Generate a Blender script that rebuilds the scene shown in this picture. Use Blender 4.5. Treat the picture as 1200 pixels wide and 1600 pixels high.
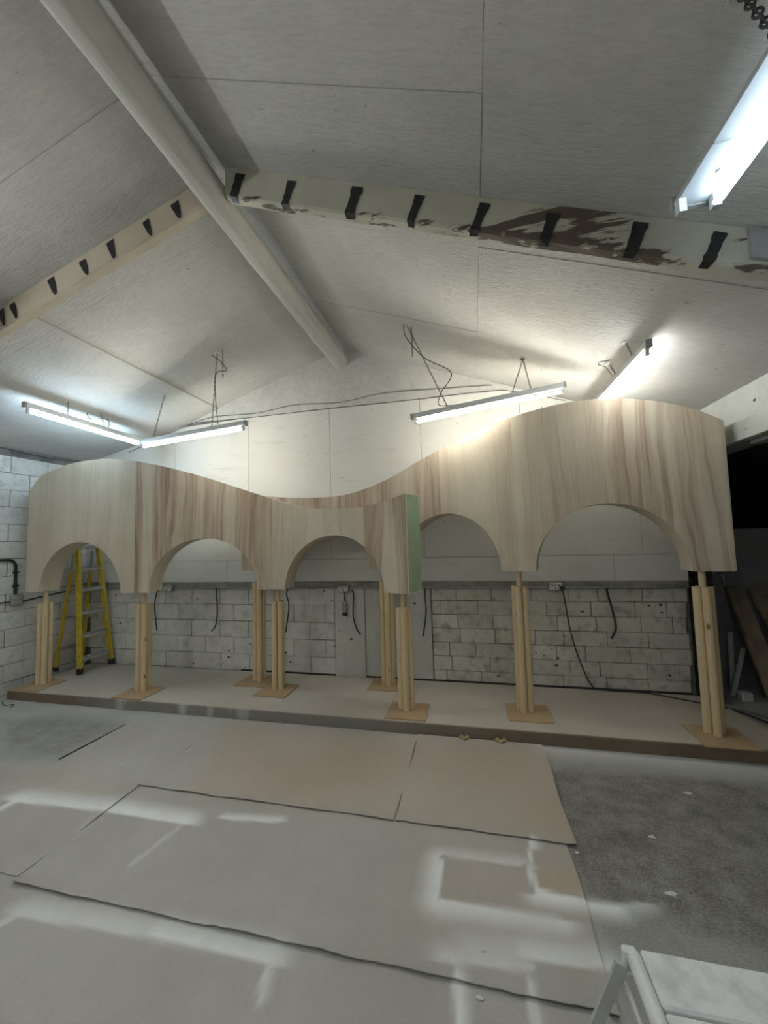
import bpy, math, random
import numpy as np
from mathutils import Vector, Matrix, noise as mnoise
random.seed(7)
for o in list(bpy.data.objects): bpy.data.objects.remove(o)
scene = bpy.context.scene
COL = scene.collection

# ------------------------------------------------------------------ camera
FPX, YAW, PITCH, ROLL, EYE = 605.0, math.radians(12.8), math.radians(3.92), math.radians(1.606), 1.80
_f = Vector((-math.sin(YAW)*math.cos(PITCH), math.cos(YAW)*math.cos(PITCH), math.sin(PITCH)))
_r0 = Vector((math.cos(YAW), math.sin(YAW), 0)); _u0 = _r0.cross(_f)
CR = _r0*math.cos(ROLL) - _u0*math.sin(ROLL); CU = _u0*math.cos(ROLL) + _r0*math.sin(ROLL); CF = _f
cam = bpy.data.cameras.new('camera'); camo = bpy.data.objects.new('camera', cam); COL.objects.link(camo)
cam.sensor_fit = 'HORIZONTAL'; cam.sensor_width = 36; cam.lens = FPX/1200*36; cam.clip_start = .02
M3 = Matrix((CR, CU, -CF)).transposed(); camo.matrix_world = Matrix.Translation((0, 0, EYE)) @ M3.to_4x4()
scene.camera = camo
def ray(px, py): return CF + CR*((px-600)/FPX) - CU*((py-800)/FPX)
def hit(px, py, ax, val):                      # point where a picture ray meets a plane of the room
    o = Vector((0, 0, EYE)); d = ray(px, py); return o + d*((val-o[ax])/d[ax])
def flo(px, py): p = hit(px, py, 2, 0); return (p.x, p.y)

# ------------------------------------------------------------------ world, exposure
w = bpy.data.worlds.new('world'); scene.world = w; w.use_nodes = True
w.node_tree.nodes['Background'].inputs[0].default_value = (.5, .55, .6, 1)
w.node_tree.nodes['Background'].inputs[1].default_value = 0.0
vs = scene.view_settings
vs.view_transform = 'Standard'; vs.look = 'None'; vs.gamma = 1; vs.use_curve_mapping = False; vs.exposure = 1.38
TUBE = 40.0                                    # radiance of the fluorescent tubes

# ------------------------------------------------------------------ material helpers
class NT:
    def __init__(s, name):
        s.m = bpy.data.materials.new(name); s.m.use_nodes = True; s.t = s.m.node_tree
        s.b = s.t.nodes['Principled BSDF']
    def n(s, typ, **kw):
        x = s.t.nodes.new(typ)
        for k, v in kw.items():
            if k[0] == 'i' and k[1:].isdigit(): s.set(x.inputs[int(k[1:])], v)
            elif k in x.inputs.keys() if hasattr(x.inputs, 'keys') else False: s.set(x.inputs[k], v)
            else: setattr(x, k, v)
        return x
    def set(s, sock, v):
        if isinstance(v, bpy.types.NodeSocket): s.t.links.new(v, sock)
        elif isinstance(v, (tuple, list)) and sock.type == 'RGBA' and len(v) == 3: sock.default_value = (*v, 1)
        else: sock.default_value = v
    def co(s, kind='Object', scale=(1, 1, 1), loc=(0, 0, 0), src=None):
        c = src or s.n('ShaderNodeTexCoord').outputs[kind]
        mp = s.n('ShaderNodeMapping'); s.set(mp.inputs[0], c); s.set(mp.inputs[1], loc); s.set(mp.inputs[3], scale); return mp.outputs[0]
    def noise(s, vec, scale=5, detail=4, rough=.55, dist=0):
        x = s.n('ShaderNodeTexNoise'); s.set(x.inputs['Vector'], vec); s.set(x.inputs['Scale'], scale)
        s.set(x.inputs['Detail'], detail); s.set(x.inputs['Roughness'], rough); s.set(x.inputs['Distortion'], dist); return x.outputs[0]
    def ramp(s, v, a, b, ca=0., cb=1.):
        x = s.n('ShaderNodeMapRange'); s.set(x.inputs[0], v); s.set(x.inputs[1], a); s.set(x.inputs[2], b); s.set(x.inputs[3], ca); s.set(x.inputs[4], cb); return x.outputs[0]
    def mix(s, f, a, b):
        x = s.n('ShaderNodeMix'); x.data_type = 'RGBA'; s.set(x.inputs[0], f); s.set(x.inputs[6], a); s.set(x.inputs[7], b); return x.outputs[2]
    def math(s, op, a, b=0.):
        x = s.n('ShaderNodeMath'); x.operation = op; s.set(x.inputs[0], a); s.set(x.inputs[1], b); return x.outputs[0]
    def attr(s, name, typ='GEOMETRY'):
        x = s.n('ShaderNodeAttribute'); x.attribute_type = typ; x.attribute_name = name; return x
    def bump(s, h, strength=.3, dist=.01):
        x = s.n('ShaderNodeBump'); s.set(x.inputs['Height'], h); x.inputs['Strength'].default_value = strength; x.inputs['Distance'].default_value = dist
        s.t.links.new(x.outputs[0], s.b.inputs['Normal'])
    def done(s, col, rough=.7, metal=0.):
        s.set(s.b.inputs['Base Color'], col); s.set(s.b.inputs['Roughness'], rough); s.set(s.b.inputs['Metallic'], metal); return s.m

MAT = {}
def plain(name, col, rough=.6, metal=0., vary=.12, scale=9):
    t = NT(name); n = t.noise(t.co(), scale, 4)
    c = t.mix(t.ramp(n, .3, .7), tuple(x*(1-vary) for x in col), tuple(min(1, x*(1+vary)) for x in col))
    t.bump(n, .08, .004); MAT[name] = t.done(c, rough, metal)
plain('black_plastic', (.015, .015, .017), .45); plain('black_tape', (.02, .021, .024), .38, vary=.3, scale=40)
plain('tread_grey', (.42, .42, .40), .55, 0, .2, 20); plain('galvanised', (.32, .33, .33), .45, .7, .25); plain('aluminium', (.5, .5, .5), .4, .8, .15, 20)
plain('yellow_fibreglass', (.58, .44, .035), .5, 0, .18, 14); plain('grey_plastic', (.30, .30, .28), .5, 0, .3, 30)
plain('white_enamel', (.62, .66, .68), .4, 0, .05, 6); plain('grey_enamel', (.33, .34, .34), .5, 0, .15, 12)
plain('dull_enamel', (.42, .45, .47), .5, 0, .06, 6); plain('pale_metal', (.55, .57, .57), .45, .2, .1, 12); plain('old_batten', (.24, .235, .21), .7, 0, .35, 6); plain('chain_dark', (.06, .062, .065), .5, .5, .2); plain('chain_mid', (.16, .16, .155), .5, .4, .2); plain('bay_wall', (.11, .11, .11), .9, 0, .2); plain('bay_grey', (.21, .21, .22), .8, 0, .12, 3)
plain('dark_steel', (.012, .012, .013), .7, 0, .3, 10); plain('old_timber', (.24, .19, .13), .8, 0, .35, 7)
plain('dark_timber', (.10, .08, .065), .8, 0, .35, 8); plain('cable_dark', (.03, .034, .03), .55); plain('cable_grey', (.2, .2, .19), .6)
plain('mdf_edge', (.60, .55, .42), .8, 0, .06); plain('yellow_timber', (.55, .40, .12), .7, 0, .15)
plain('pale_plastic', (.6, .6, .58), .5, 0, .1, 20); plain('rubber', (.035, .03, .028), .8); plain('roof_backing', (.14, .135, .13), .9)

def m_ceiling():
    t = NT('painted_strand_board'); rnd = t.n('ShaderNodeObjectInfo').outputs['Random']
    c = t.co(scale=(1, 1, 1))
    ln = t.n('ShaderNodeVectorMath'); ln.operation = 'MULTIPLY_ADD'
    fl = t.noise(t.co(scale=(11, 62, 14)), 1, 4, .6, .8); fl2 = t.noise(t.co(scale=(48, 26, 30)), 1, 3, .6, 1.6)
    big = t.noise(c, 1.3, 5, .6)
    col = t.mix(t.ramp(big, .32, .68), (.52, .52, .505), (.64, .64, .62))
    col = t.mix(t.ramp(rnd, 0, 1, 0, .22), col, (.47, .47, .45))
    speck = t.ramp(t.noise(t.co(scale=(30, 85, 40)), 1, 2, .5, .8), .72, .79)
    col = t.mix(t.math('MULTIPLY', speck, .75), col, (.24, .23, .21))
    col = t.mix(t.math('MULTIPLY', t.ramp(fl, .42, .68), .26), col, (.30, .30, .29))
    vo = t.n('ShaderNodeTexVoronoi'); t.set(vo.inputs['Vector'], t.co(scale=(3.1, 7.3, 3.1))); vo.inputs['Scale'].default_value = 1
    col = t.mix(t.math('MULTIPLY', t.ramp(vo.outputs['Distance'], .085, .05), t.math('MULTIPLY', t.ramp(fl2, .5, .6), .8)), col, (.12, .115, .10))
    t.bump(t.math('ADD', fl, t.math('MULTIPLY', fl2, .7)), .5, .012); MAT['ceiling'] = t.done(col, .75)
m_ceiling()
def m_block(name, a, b, dirt, amt):
    t = NT(name); rnd = t.n('ShaderNodeObjectInfo').outputs['Random']; c = t.co()
    big = t.noise(c, 2.2, 5, .62); fine = t.noise(c, 38, 4, .6); mid = t.noise(c, 9, 5, .65)
    col = t.mix(t.ramp(big, .3, .7), a, b)
    col = t.mix(t.ramp(rnd, 0, 1, 0, .22), col, dirt)
    col = t.mix(t.math('MULTIPLY', t.ramp(mid, .50, .72), amt), col, dirt)
    col = t.mix(t.math('MULTIPLY', t.ramp(fine, .66, .73), .75), col, (.07, .065, .06))
    vo = t.n('ShaderNodeTexVoronoi'); t.set(vo.inputs['Vector'], t.co(scale=(6, 6, 9))); vo.inputs['Scale'].default_value = 1
    col = t.mix(t.math('MULTIPLY', t.ramp(vo.outputs['Distance'], .14, .09), t.ramp(big, .50, .56)), col, (.05, .045, .04))
    t.bump(t.math('ADD', fine, t.math('MULTIPLY', mid, 1.5)), .5, .012); MAT[name] = t.done(col, .85)
m_block('block_paint', (.64, .64, .61), (.76, .76, .72), (.30, .29, .27), .5)
m_block('block_worn', (.60, .58, .51), (.75, .73, .65), (.26, .22, .20), .85)
m_block('render_paint', (.55, .55, .52), (.63, .63, .59), (.36, .35, .32), .3)
m_block('lintel_paint', (.46, .475, .45), (.53, .54, .51), (.36, .36, .33), .25)
m_block('mortar', (.13, .125, .115), (.30, .29, .27), (.05, .045, .04), .6)
def m_board():
    t = NT('painted_board'); rnd = t.n('ShaderNodeObjectInfo').outputs['Random']; c = t.co()
    col = t.mix(t.ramp(t.noise(c, 1.1, 4), .3, .7), (.62, .625, .595), (.70, .70, .665))
    col = t.mix(t.ramp(rnd, 0, 1, 0, .12), col, (.55, .55, .52))
    smear = t.ramp(t.noise(t.co(scale=(1.2, 1, 7)), 1.6, 5, .65), .57, .76)
    col = t.mix(t.math('MULTIPLY', smear, .3), col, (.36, .34, .29))
    sp = t.n('ShaderNodeTexVoronoi'); t.set(sp.inputs['Vector'], c); sp.inputs['Scale'].default_value = 11
    gate = t.ramp(t.noise(c, 2.6, 2), .5, .58)
    col = t.mix(t.math('MULTIPLY', t.math('LESS_THAN', sp.outputs['Distance'], .07), gate), col, (.10, .09, .08))
    t.bump(t.noise(c, 14, 4), .12, .006); MAT['board'] = t.done(col, .6)
m_board()
def m_ply():
    t = NT('plywood'); uv = t.n('ShaderNodeUVMap').outputs[0]
    tone = t.attr('tone', 'OBJECT').outputs['Fac']; seed = t.attr('seed', 'OBJECT').outputs['Fac']
    cmb = t.n('ShaderNodeCombineXYZ'); t.set(cmb.inputs[2], seed)
    ad = t.n('ShaderNodeVectorMath'); ad.operation = 'ADD'; t.set(ad.inputs[0], uv); t.set(ad.inputs[1], cmb.outputs[0]); v = ad.outputs[0]
    warp = t.noise(t.co(src=v, scale=(2.2, .55, 1)), 1, 3, .5)
    off = t.n('ShaderNodeCombineXYZ'); t.set(off.inputs[0], t.math('MULTIPLY', warp, .32))
    ad2 = t.n('ShaderNodeVectorMath'); ad2.operation = 'ADD'; t.set(ad2.inputs[0], v); t.set(ad2.inputs[1], off.outputs[0]); v2 = ad2.outputs[0]
    broad = t.noise(t.co(src=v2, scale=(7, .28, 1)), 1, 3, .55)
    streak = t.noise(t.co(src=v2, scale=(34, .8, 1)), 1, 4, .65)
    fine = t.noise(t.co(src=v2, scale=(140, 4, 1)), 1, 3, .6)
    cloud = t.noise(t.co(src=v, scale=(1.6, 1.3, 1)), 1, 4, .6)
    col = t.mix(t.ramp(cloud, .3, .7), (.55, .485, .375), (.66, .60, .485))
    b1 = t.math('MULTIPLY', t.ramp(broad, .40, .62), t.math('ADD', t.math('MULTIPLY', tone, .9), .06))
    col = t.mix(b1, col, (.405, .295, .215))
    s1 = t.math('MULTIPLY', t.ramp(streak, .48, .62), t.math('MULTIPLY', t.ramp(broad, .38, .6), t.math('ADD', t.math('MULTIPLY', tone, .85), .10)))
    col = t.mix(s1, col, (.285, .18, .125))
    col = t.mix(t.math('MULTIPLY', t.ramp(fine, .45, .75), .16), col, (.36, .26, .17))
    t.bump(fine, .05, .003); MAT['ply'] = t.done(col, .62)
m_ply()
def m_pine():
    t = NT('pine_pole'); rnd = t.n('ShaderNodeObjectInfo').outputs['Random']
    of = t.n('ShaderNodeVectorMath'); of.operation = 'ADD'; t.set(of.inputs[0], t.n('ShaderNodeTexCoord').outputs['Object'])
    cb = t.n('ShaderNodeCombineXYZ'); t.set(cb.inputs[2], t.math('MULTIPLY', rnd, 13)); t.set(of.inputs[1], cb.outputs[0]); c = of.outputs[0]
    g = t.noise(t.co(src=c, scale=(42, 42, 1.4)), 1, 4, .6, .4)
    col = t.mix(t.ramp(g, .3, .7), (.62, .475, .275), (.73, .60, .40))
    col = t.mix(t.ramp(rnd, 0, 1, 0, .22), col, (.60, .42, .22))
    k = t.n('ShaderNodeTexVoronoi'); t.set(k.inputs['Vector'], t.co(src=c, scale=(9, 9, 4.5))); k.inputs['Scale'].default_value = 1
    col = t.mix(t.ramp(k.outputs['Distance'], .15, .08), col, (.23, .12, .05))
    t.bump(g, .06, .003); MAT['pine'] = t.done(col, .55)
m_pine()
def m_mdf(name, a, b):
    t = NT(name); c = t.co(); n = t.noise(c, 3, 5, .6); f = t.noise(c, 120, 2)
    col = t.mix(t.ramp(n, .3, .7), a, b); col = t.mix(t.math('MULTIPLY', t.ramp(f, .5, .75), .18), col, tuple(x*.6 for x in a)); MAT[name] = t.done(col, .7)
m_mdf('mdf_tan', (.38, .265, .15), (.46, .335, .20)); m_mdf('mdf_green', (.22, .31, .205), (.30, .385, .265))
def m_floor(name, base_a, base_b, dark, rough, grain, tanc):
    t = NT(name); c = t.co(); p = t.attr('paint'); sep = t.n('ShaderNodeSeparateColor'); t.set(sep.inputs[0], p.outputs['Color'])
    big = t.noise(c, 1.4, 6, .62); mid = t.noise(c, 7, 6, .7); fine = t.noise(t.co(scale=grain), 1, 5, .7)
    col = t.mix(t.ramp(big, .32, .68), base_a, base_b)
    col = t.mix(sep.outputs['Blue'], col, tanc)
    col = t.mix(t.math('MULTIPLY', t.ramp(fine, .48, .7), .28), col, dark)
    col = t.mix(t.math('MULTIPLY', sep.outputs['Green'], t.ramp(t.math('ADD', t.math('MULTIPLY', mid, .7), t.math('MULTIPLY', fine, .8)), .58, .92, .30, 1)), col, dark)
    sc = t.ramp(t.noise(t.co(scale=(6, 22, 1)), 1, 3, .5), .74, .78)
    col = t.mix(t.math('MULTIPLY', sc, .25), col, (.62, .62, .6))
    wht = t.math('MULTIPLY', sep.outputs['Red'], t.ramp(mid, .25, .6, .8, 1))
    col = t.mix(wht, col, (.84, .87, .87))
    t.bump(t.math('ADD', fine, mid), .22, .006); MAT[name] = t.done(col, rough)
m_floor('concrete', (.335, .335, .32), (.43, .43, .41), (.085, .075, .065), .75, (70, 110, 1), (.36, .31, .25))
m_floor('hardboard', (.335, .325, .30), (.425, .415, .39), (.20, .185, .16), .6, (60, 120, 1), (.40, .315, .235))
m_floor('deck_board', (.42, .375, .315), (.51, .465, .40), (.27, .23, .19), .6, (50, 50, 1), (.42, .33, .25))
def m_fascia():
    t = NT('fascia_board'); c = t.co(); n = t.noise(t.co(scale=(2.2, 1, 5)), 1, 4, .55)
    col = t.mix(t.ramp(t.noise(c, 2, 4), .3, .7), (.15, .11, .075), (.22, .165, .115))
    sx = t.n('ShaderNodeSeparateXYZ'); t.set(sx.inputs[0], t.n('ShaderNodeTexCoord').outputs['Object'])
    gate = t.math('MULTIPLY', t.ramp(sx.outputs[0], -3.0, -2.5), t.ramp(sx.outputs[0], 1.8, .4))
    col = t.mix(t.math('MULTIPLY', gate, .65), col, (.27, .27, .26))
    blot = t.ramp(t.noise(t.co(scale=(3.2, 1, 1.2)), 1, 2, .5), .52, .64)
    g2 = t.math('MULTIPLY', t.ramp(sx.outputs[0], -2.9, -2.6), t.ramp(sx.outputs[0], -.4, -1.0))
    col = t.mix(t.math('MULTIPLY', t.math('MULTIPLY', blot, g2), .8), col, (.58, .59, .58)); MAT['fascia'] = t.done(col, .6)
m_fascia()
def m_rafter(name, a, b, centre, spread):
    t = NT(name); c = t.co(); n = t.noise(t.co(scale=(1.6, 9, 11)), 1, 6, .66, .3)
    col = t.mix(t.ramp(t.noise(c, 4, 4), .3, .7), a, b)
    sx = t.n('ShaderNodeSeparateXYZ'); t.set(sx.inputs[0], t.n('ShaderNodeTexCoord').outputs['Object'])
    d = t.math('ABSOLUTE', t.math('SUBTRACT', sx.outputs[0], centre)); wl = t.math('ADD', sx.outputs[2], t.math('MULTIPLY', sx.outputs[0], .365)); g = t.math('ADD', t.ramp(d, 0, spread, .15, -.05), t.ramp(wl, 3.605, 3.57, 0, .11 if centre < 9 else 0))
    col = t.mix(t.ramp(t.math('ADD', n, g), .615, .65), col, (.115, .09, .07)); t.bump(n, .3, .01); MAT[name] = t.done(col, .7)
m_rafter('rafter_flaking', (.46, .45, .38), (.56, .55, .47), .66, .60); m_rafter('rafter_cream', (.50, .44, .34), (.58, .53, .43), 50, 1)
def m_log():
    t = NT('painted_log'); c = t.co(); g = t.noise(t.co(scale=(16, .9, 16)), 1, 5, .65, .5)
    col = t.mix(t.ramp(g, .3, .7), (.44, .435, .41), (.58, .575, .54))
    col = t.mix(t.ramp(t.noise(t.co(scale=(30, .7, 30)), 1, 3, .5), .70, .74), col, (.16, .145, .12)); t.bump(g, .5, .02); MAT['log'] = t.done(col, .7)
m_log()
def m_bench():
    t = NT('worn_white_paint'); c = t.co(); n = t.noise(c, 8, 6, .65)
    col = t.mix(t.ramp(n, .5, .75), (.72, .75, .75), (.45, .49, .51)); t.bump(n, .1, .004); MAT['bench'] = t.done(col, .5)
m_bench()
def m_emit(name, col, k):
    t = NT(name); t.set(t.b.inputs['Base Color'], (.8, .8, .8)); t.set(t.b.inputs['Emission Color'], col); t.set(t.b.inputs['Emission Strength'], k); MAT[name] = t.m
m_emit('tube_cool', (.62, .83, 1.0), TUBE*.8); m_emit('tube_warm', (1.0, .95, .82), TUBE*.8); m_emit('tube_neutral', (.97, .98, .93), TUBE*.6)
m_emit('tube_old', (.97, .98, .93), TUBE); m_emit('tube_dim', (.72, .88, 1.0), TUBE*.35)

# ------------------------------------------------------------------ mesh helpers
class MB:
    def __init__(s): s.v = []; s.f = []; s.uv = None
    def add(s, vs, fs):
        k = len(s.v); s.v += [tuple(x) for x in vs]; s.f += [tuple(i+k for i in f) for f in fs]; return s
    def box(s, a, b):
        (x0, y0, z0), (x1, y1, z1) = a, b
        return s.add([(x0,y0,z0),(x1,y0,z0),(x1,y1,z0),(x0,y1,z0),(x0,y0,z1),(x1,y0,z1),(x1,y1,z1),(x0,y1,z1)],
                     [(0,3,2,1),(4,5,6,7),(0,1,5,4),(1,2,6,5),(2,3,7,6),(3,0,4,7)])
    def bevbox(s, a, b, e):                      # box with chamfered edges
        c = [(a[i]+b[i])/2 for i in range(3)]; h = [abs(b[i]-a[i])/2 for i in range(3)]; e = min(e, *[x*.45 for x in h])
        vs = []; ix = {}
        for sx in (-1, 1):
            for sy in (-1, 1):
                for sz in (-1, 1):
                    for k in range(3):
                        sg = (sx, sy, sz); p = [c[i]+sg[i]*(h[i]-(0 if i == k else e)) for i in range(3)]
                        ix[(sx, sy, sz, k)] = len(vs); vs.append(p)
        fs = []
        for k in range(3):
            i, j = (k+1) % 3, (k+2) % 3
            for sk in (-1, 1):
                q = []
                for si, sj in ((-1,-1),(1,-1),(1,1),(-1,1)):
                    sg = [0, 0, 0]; sg[k] = sk; sg[i] = si; sg[j] = sj; q.append(ix[(*sg, k)])
                fs.append(q if sk > 0 else q[::-1])
            for si in (-1, 1):
                for sj in (-1, 1):
                    def g(t, kk):
                        sg = [0, 0, 0]; sg[k] = t; sg[i] = si; sg[j] = sj; return ix[(*sg, kk)]
                    q = [g(-1, i), g(1, i), g(1, j), g(-1, j)]; fs.append(q if si*sj < 0 else q[::-1])
        for sx in (-1, 1):
            for sy in (-1, 1):
                for sz in (-1, 1):
                    q = [ix[(sx, sy, sz, k)] for k in range(3)]; fs.append(q if sx*sy*sz > 0 else q[::-1])
        return s.add(vs, fs)
    def bar(s, p, q, w, h, up=(0, 0, 1), e=0):   # rectangular bar from p to q
        p, q = Vector(p), Vector(q); d = (q-p).normalized(); up = Vector(up)
        if abs(d.dot(up)) > .99: up = Vector((1, 0, 0))
        x = d.cross(up).normalized(); y = x.cross(d); vs = []
        for c in (p, q):
            for a, b in ((-1,-1),(1,-1),(1,1),(-1,1)): vs.append(c + x*(a*w/2) + y*(b*h/2))
        return s.add(vs, [(3,2,1,0),(4,5,6,7),(0,1,5,4),(1,2,6,5),(2,3,7,6),(3,0,4,7)])
    def tube(s, pts, r, n=8, cap=True):
        pts = [Vector(p) for p in pts]; rs = r if isinstance(r, (list, tuple)) else [r]*len(pts); k = len(s.v); prev = None
        for i, p in enumerate(pts):
            d = (pts[min(i+1, len(pts)-1)] - pts[max(i-1, 0)]).normalized()
            if prev is None: a = d.orthogonal().normalized()
            else: a = (prev - d*prev.dot(d)).normalized()
            prev = a; b = d.cross(a)
            for j in range(n):
                t = 2*math.pi*j/n; s.v.append(tuple(p + (a*math.cos(t)+b*math.sin(t))*rs[i]))
        for i in range(len(pts)-1):
            for j in range(n):
                s.f.append((k+i*n+j, k+i*n+(j+1) % n, k+(i+1)*n+(j+1) % n, k+(i+1)*n+j))
        if cap:
            s.f.append(tuple(k+j for j in range(n))[::-1]); s.f.append(tuple(k+(len(pts)-1)*n+j for j in range(n)))
        return s
    def ring(s, c, ax, up, L, W, r, n=10, m=5):  # a chain link: long axis ax, width axis up
        c, ax, up = Vector(c), Vector(ax).normalized(), Vector(up).normalized(); pts = []
        k = len(s.v); nn = ax.cross(up)
        for i in range(n):
            t = 2*math.pi*i/n; p = c + ax*(math.cos(t)*L/2) + up*(math.sin(t)*W/2)
            rad = (ax*math.cos(t)*W + up*math.sin(t)*L).normalized()
            for j in range(m):
                u = 2*math.pi*j/m; s.v.append(tuple(p + rad*(math.cos(u)*r) + nn*(math.sin(u)*r)))
        for i in range(n):
            for j in range(m): s.f.append((k+i*m+j, k+((i+1) % n)*m+j, k+((i+1) % n)*m+(j+1) % m, k+i*m+(j+1) % m))
        return s
    def prism(s, poly, y0, y1):                  # polygon in XZ extruded along Y
        n = len(poly); vs = [(x, y0, z) for x, z in poly]+[(x, y1, z) for x, z in poly]
        fs = [tuple(range(n)), tuple(range(2*n-1, n-1, -1))]+[(i, i+n, (i+1) % n+n, (i+1) % n) for i in range(n)]
        return s.add(vs, fs)
    def build(s, name, mat, parent=None, smooth=False, uv=None):
        me = bpy.data.meshes.new(name); o0 = Vector((0, 0, 0))
        if parent is not None: o0 = world_loc(parent)
        me.from_pydata([tuple(Vector(v)-o0) for v in s.v], [], s.f); me.update()
        if uv is not None:
            l = me.uv_layers.new(name='UVMap')
            for lp in me.loops: l.data[lp.index].uv = uv[lp.vertex_index]
        me.materials.append(MAT[mat])
        if smooth:
            me.polygons.foreach_set('use_smooth', [True]*len(me.polygons))
            try: me.set_sharp_from_angle(angle=math.radians(40))
            except Exception: pass
        o = bpy.data.objects.new(name, me); COL.objects.link(o)
        if parent is not None: o.parent = parent
        return o
def world_loc(o):
    p = Vector(o.location)
    while o.parent: o = o.parent; p = p + o.location
    return p
def tag(o, label=None, cat=None, group=None, kind=None):
    for k, v in (('label', label), ('category', cat), ('group', group), ('kind', kind)):
        if v: o[k] = v
    return o
def empty(name, loc, label, cat, group=None):
    o = bpy.data.objects.new(name, None); COL.objects.link(o); o.location = loc; o.empty_display_size = .1; return tag(o, label, cat, group)
def curve_pts(pts, n=8):                         # Catmull-Rom through points
    P = [Vector(p) for p in pts]; P = [P[0]*2-P[1]]+P+[P[-1]*2-P[-2]]; out = []
    for i in range(1, len(P)-2):
        for k in range(n):
            t = k/n; a, b, c, d = P[i-1:i+3]
            out.append(.5*((2*b)+(c-a)*t+(2*a-5*b+4*c-d)*t*t+(3*b-a-3*c+d)*t**3))
    return out+[P[-2]]

# ------------------------------------------------------------------ room shell
XL, XR, YB, YN = -5.73, 2.20, 4.76, -4.0; PZ_ = .088
RX, RZ = -1.59, 4.34
def zceil(x):
    if x > RX: return RZ - .365*(x-RX)
    if x > -4.3: return RZ - .335*(RX-x)
    return RZ - .335*(RX+4.3) - .235*(-4.3-x)
def struct(o): o['kind'] = 'structure'; return o
def paint_value(X, Y):                           # dried spray and dirt on the floor: white, dark, tan
    r = g = b = 0.
    for (ax, ay), (bx, by), side, soft, k in STROKES:
        dx, dy = bx-ax, by-ay; L2 = dx*dx+dy*dy; L = math.sqrt(L2)
        t = ((X-ax)*dx+(Y-ay)*dy)/L2; tc = min(1, max(0, t)); px, py = ax+dx*tc, ay+dy*tc
        dist = math.hypot(X-px, Y-py)
        if dist > soft*4: continue
        sg = ((X-ax)*dy-(Y-ay)*dx)/L*side
        q = math.exp(-(dist/soft)**2) if sg >= 0 else math.exp(-(dist/.012)**2)
        r = max(r, min(1, q*k*1.15))
    for poly, (rr, gg, bb), soft in PATCHES:
        d = min_side(poly, X, Y)
        if d > -soft:
            k = min(1, (d+soft)/(2*soft) if soft > 0 else 1)
            if gg >= 0: g = max(g, gg*k)
            if bb > 0: b = max(b, bb*k)
            if rr > 0: r = max(r, rr*k)
            if rr < 0: r *= (1-k)
    n = mnoise.noise(Vector((X*1.3, Y*1.3, 2)))*.5+.5
    r = max(r, .20*n) if X < .5 else max(r, .06*n)
    return (min(1, r), min(1, g), min(1, b))
def min_side(poly, X, Y):                        # signed distance inside a convex clockwise-or-not polygon
    m = 1e9; n = len(poly); area = sum(poly[i][0]*poly[(i+1) % n][1]-poly[(i+1) % n][0]*poly[i][1] for i in range(n))
    for i in range(n):
        ax, ay = poly[i]; bx, by = poly[(i+1) % n]; L = math.hypot(bx-ax, by-ay)
        m = min(m, ((bx-ax)*(Y-ay)-(by-ay)*(X-ax))/L*(1 if area > 0 else -1))
    return m
def S(p, q, side, soft, k): return (flo(*p), flo(*q), side, soft, k)
STROKES = [S((-40, 1285), (22, 1253), 1, .05, .8), S((22, 1253), (160, 1268), -1, .12, .8), S((160, 1268), (285, 1289), -1, .11, .95), S((285, 1289), (205, 1352), -1, .03, .4),
           S((150, 1268), (115, 1310), -1, .05, .18), S((350, 1281), (435, 1286), -1, .05, .8), S((30, 1432), (240, 1466), -1, .10, .6), S((240, 1466), (418, 1506), -1, .10, .8), S((418, 1506), (405, 1560), -1, .04, .6), S((-20, 1460), (30, 1432), -1, .05, .5),
           S((684, 1409), (690, 1348), -1, .09, .8), S((684, 1409), (780, 1424), 1, .09, .8), S((780, 1424), (875, 1440), 1, .09, .7), S((703, 1341), (814, 1355), -1, .07, .5),
           S((829, 1320), (829, 1370), -1, .05, .85), S((829, 1370), (840, 1399), -1, .07, .9), S((840, 1399), (960, 1415), 1, .07, .9), S((960, 1415), (1010, 1412), 1, .06, .5),
           S((740, 1495), (832, 1503), -1, .12, .45), S((832, 1503), (950, 1518), -1, .10, .75), S((700, 1505), (830, 1520), -1, .08, .55), S((712, 1534), (716, 1620), -1, .045, .9), S((826, 1540), (838, 1620), -1, .03, .7),
           S((850, 1168), (1200, 1202), 1, .15, .35)]
def Pp(pts, rgb, soft): return ([flo(*p) for p in pts], rgb, soft)
PATCHES = [Pp([(820, 1195), (1200, 1222), (1400, 1560), (900, 1405)], (0, 1.0, 0), .08), Pp([(840, 1170), (1200, 1200), (1400, 1600), (900, 1560)], (0, .38, 0), .05), Pp([(892, 1328), (925, 1333), (948, 1394), (916, 1392)], (-1, .7, 0), .015), Pp([(935, 1340), (975, 1345), (1002, 1398), (950, 1396)], (-1, .55, 0), .02),
           Pp([(0, 1125), (120, 1118), (195, 1132), (90, 1186), (0, 1182)], (0, .8, 0), .12), Pp([(350, 1134), (890, 1170), (950, 1330), (300, 1242)], (0, 0, .75), .12),
           Pp([(705, 1344), (812, 1357), (812, 1427), (690, 1408)], (0, 0, .35), .02), Pp([(832, 1329), (895, 1335), (902, 1362), (832, 1355)], (-1, 0, .5), .01), Pp([(832, 1358), (903, 1364), (912, 1400), (842, 1390)], (-1, 0, 1.0), .012),
           Pp([(640, 1290), (930, 1330), (1010, 1500), (600, 1470)], (0, 0, .35), .25), Pp([(100, 1190), (220, 1240), (60, 1250), (0, 1210)], (0, 0, .35), .1), Pp([(833, 1508), (949, 1521), (954, 1550), (850, 1537)], (-1, 0, .25), .01)]
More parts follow.
